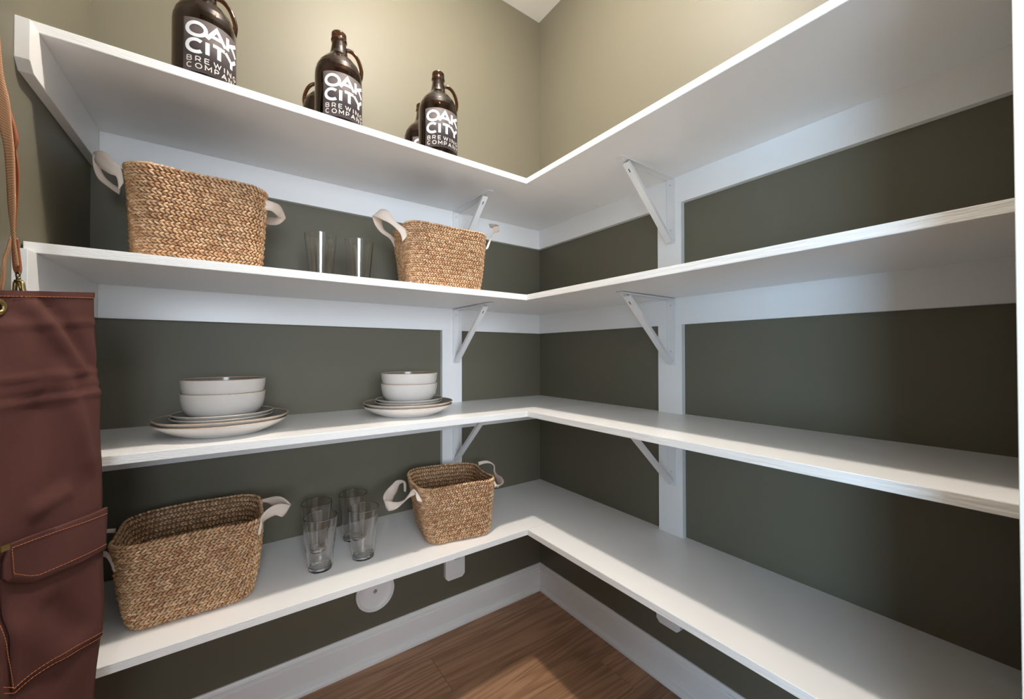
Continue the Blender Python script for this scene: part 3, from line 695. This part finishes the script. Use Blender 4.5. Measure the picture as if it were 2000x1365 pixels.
# hem along the top, pocket and flap
panel('hem', [[(-2, 566.8), (-2, 577)], [(180, 571.2), (180.5, 581.5)]], .0016, .0016, ap)
pk = panel('pocket', [[(2, 1100), (25.5, 1354)], [(195.6, 1070), (188, 1241)]], .0035, .0030, ap)
flp = panel('pocket_flap', [[(8, 1064), (7, 1075), (2, 1090), (1, 1105), (2, 1131), (12, 1136.5)], [(196.8, 990.5), (196.6, 1010), (196.2, 1030), (196, 1050), (195.5, 1073), (62, 1139)]], .0085, .0045, ap) if False else None
def flatpoly(name, px, off, th, m, parent, div=10):
    """cloth patch with any outline: fill, subdivide, drape"""
    bm = bmesh.new(); vs = [bm.verts.new((*sz(*q), 0)) for q in px]; f = bm.faces.new(vs)
    bmesh.ops.triangulate(bm, faces=[f]); bmesh.ops.subdivide_edges(bm, edges=bm.edges, cuts=div, use_grid_fill=True)
    for v in bm.verts: v.co = cloth(v.co.x, v.co.y, off)
    o = obj(name, bm, m, parent, True); s = o.modifiers.new('s', 'SOLIDIFY'); s.thickness = th; s.offset = -1 if True else 1
    return o
flap_px = [(8, 1064), (100, 1029), (197.4, 990.5), (196.8, 1030), (195.6, 1072), (130, 1106), (62, 1139), (12, 1137), (2, 1131), (0, 1105), (5, 1080)]
flp = flatpoly('pocket_flap', flap_px, .0085, .0040, M_canvas, ap)
for o_ in (pk, flp):
    # make every solidify grow away from the eye, whatever the winding
    me = o_.data; s_ = sum((p.normal.dot(anrm) for p in me.polygons)); 
    if s_ < 0: me.flip_normals()
for o_ in ap.children:
    me = o_.data
    if sum((p.normal.dot(anrm) for p in me.polygons)) < 0: me.flip_normals()
# stitching: rows of short thread dashes
def stitches(paths, off, parent, rad=.00042, dash=.0034, gap=.0011, m=None):
    bm = bmesh.new()
    for P in paths:
        Q = [Vector(sz(*q)) for q in P]
        for a, b_ in zip(Q, Q[1:]):
            ln = (b_-a).length; k = max(1, int(ln/(dash+gap)))
            for i in range(k):
                p = a.lerp(b_, (i+.1)/k); q = a.lerp(b_, (i+.85)/k)
                A3, B3 = cloth(p.x, p.y, off), cloth(q.x, q.y, off); tube(bm, [A3, (A3+B3)/2+anrm*.0004, B3], rad, 5)
    return obj('stitching', bm, m or M_thread, parent)
stitches([[(-1, 578.2), (90, 579.4), (180, 582)]], .0024, ap)
stitches([[(12, 1070.5), (100, 1037.5), (196, 1002.5)], [(12, 1072), (21, 1120.5), (52, 1125), (68, 1123), (130, 1092), (195, 1062.5)]], .0095, flp)
stitches([[(1, 1215), (12, 1280), (24, 1346)], [(24, 1346), (100, 1287), (188, 1234)], [(26, 1354), (102, 1296), (187.5, 1243.5)], [(0, 1343), (24, 1343)], [(0, 1355), (26, 1354)]], .0044, pk)
# brass eyelet and snap on the cloth
def ring_on(px, py, off, r, m, name, hole=.45):
    s0, z0 = sz(px, py); c = cloth(s0, z0, off); bm = bmesh.new()
    lathe(bm, [(r*hole, .0), (r*hole, .0018), (r*.62, .0030), (r*.85, .0026), (r, .0004), (r, 0)], 36)
    bmesh.ops.transform(bm, verts=bm.verts, matrix=Matrix.Translation(c) @ anrm.to_track_quat('Z', 'Y').to_matrix().to_4x4())
    o = obj(name, bm, m, ap, True); return o
ey = ring_on(-1.5, 599, .0016, .0122, M_brass, 'eyelet', .42)
s0, z0 = sz(-3, 599); bm = bmesh.new(); lathe(bm, [(0, 0), (.005, 0), (0, .0006)], 24)
bmesh.ops.transform(bm, verts=bm.verts, matrix=Matrix.Translation(cloth(s0, z0, .0013)) @ anrm.to_track_quat('Z', 'Y').to_matrix().to_4x4()); obj('eyelet_hole', bm, M_bronze, ey)
s0, z0 = sz(-6, 1068); c = cloth(s0, z0, .009); bm = bmesh.new()
p0, p1 = cloth(*sz(-12, 1069), .010), cloth(*sz(8.5, 1061.5), .010); v_ = Vector((0, 0, -.0085))
prism(bm, [p0, p1, p1+v_, p0+v_], -anrm*.004); bmesh.ops.bevel(bm, geom=list(bm.edges), offset=.0008, segments=2, affect='EDGES'); obj('brass_tab', bm, M_brass, ap)

# straps: at a depth just in front of the left wall
def D(px, py, dep): return EYE + (fw+rt*((px-1000)/FPX)-up*((py-682.5)/FPX))*dep
def strap(name, rows, m, parent, th=.002): return ribbon(name, [(D(a, y, d0), D(b_, y2, d0+dd)) for a, y, b_, y2, d0, dd in rows], m, parent, th, 6, 4)
st = strap('neck_strap', [(-62, -60, -26, -70, .545, .008), (-40, 40, -6, 20, .548, .008), (-26, 130, 6, 140, .553, .008), (-12, 200, 18, 196, .558, .006), (-2, 245, 22, 240, .562, .003), (7.5, 280, 26.5, 290, .566, 0), (13, 330, 28.5, 340, .570, -.002), (17, 400, 29.5, 400, .574, -.004), (22, 440, 28, 440, .577, -.004), (24.5, 466, 29, 466, .580, -.003), (28.5, 495, 32.5, 495, .583, -.002), (31, 520, 36, 520, .585, 0)], M_web, ap, .0022)
strap('strap_lining', [(0, 215, 24, 225, .574, 0), (8, 270, 31, 290, .578, 0), (18, 320, 36.5, 330, .580, 0), (20, 360, 36, 370, .583, 0), (21, 410, 33, 410, .585, 0), (22, 450, 30, 450, .588, 0)], M_leather, ap)
lt3 = strap('leather_keeper', [(4, 190, 16, 205, .5655, 0), (14, 225, 25, 232, .5675, 0), (16, 250, 31, 252, .5690, 0), (18, 272, 34.5, 276, .5705, 0), (20, 292, 29, 293, .5715, 0)], M_leather, ap, .003)
bm = bmesh.new()
pts = [D(x, y, .5665+.00006*(y-200)) for x, y in ((15, 205), (19, 215), (24, 232), (28, 246), (31.5, 262), (32.5, 276), (30, 285), (26.5, 291))]
for a, b_ in zip(pts, pts[1:]):
    for k in range(3): tube(bm, [a.lerp(b_, (k+.15)/3), a.lerp(b_, (k+.8)/3)], .00055, 5)
obj('stitching', bm, M_lstitch, lt3)
strap('leather_tab', [(23.5, 462, 36, 466, .5865, .004), (24, 490, 38.5, 495, .589, .003), (26.5, 522, 41.5, 525, .591, .002), (31, 534, 39, 536, .592, .001)], M_leather, ap, .003)
strap('side_strap', [(20, 462, 23.5, 466, .590, .003), (13, 485, 18, 490, .588, .004), (6.5, 508, 11, 514, .586, .006), (2.5, 540, 8.5, 546, .584, .008), (-4, 575, 3, 580, .583, .008), (-10, 640, -2, 640, .60, .008)], M_web, ap, .0018)
# trigger clip
bm = bmesh.new(); c = D(35, 536, .589)
tube(bm, catmull([c+Vector((0, 0, .004)), c+rt*.0028, c-Vector((0, 0, .006)), c-rt*.0028, c+Vector((0, 0, .004))], 6), .0011, 8)
tube(bm, [D(35.8, 541, .589), D(36, 548, .589)], .0026, 12); tube(bm, [D(36, 547, .589), D(36.2, 550, .589)], .0045, 12)
cl = obj('trigger_clip', bm, M_bronze, ap, True)
bm = bmesh.new(); p = [D(30, 551, .589), D(42, 551, .589), D(45.5, 566, .589), D(48, 578, .590), D(40, 590, .592), D(30, 585, .592), D(29, 566, .590)]
tube(bm, catmull([Vector(q) for q in p]+[Vector(p[0])], 5), .0026, 8); tube(bm, [D(37, 551, .5875), D(43, 570, .5885)], .0022, 8)
obj('clip_body', bm, M_brass, cl, True)
# peg the straps hang from (above the picture)
hk = tag(empty('wall_hook'), 'small brass wall hook on the left wall above the apron straps', 'hook')
hp = D(-47, -72, .549); bm = bmesh.new()
wallx = xl(hp.y)
tube(bm, catmull([Vector((wallx, hp.y, hp.z-.004)), Vector((wallx+.02, hp.y, hp.z-.006)), Vector((hp.x+.004, hp.y, hp.z-.004)), Vector((hp.x+.018, hp.y, hp.z+.012))], 6), .004, 10)
tube(bm, [Vector((wallx, hp.y, hp.z-.004)), Vector((wallx+.004, hp.y, hp.z-.004))], .014, 20)
obj('hook_body', bm, M_brass, hk, True)
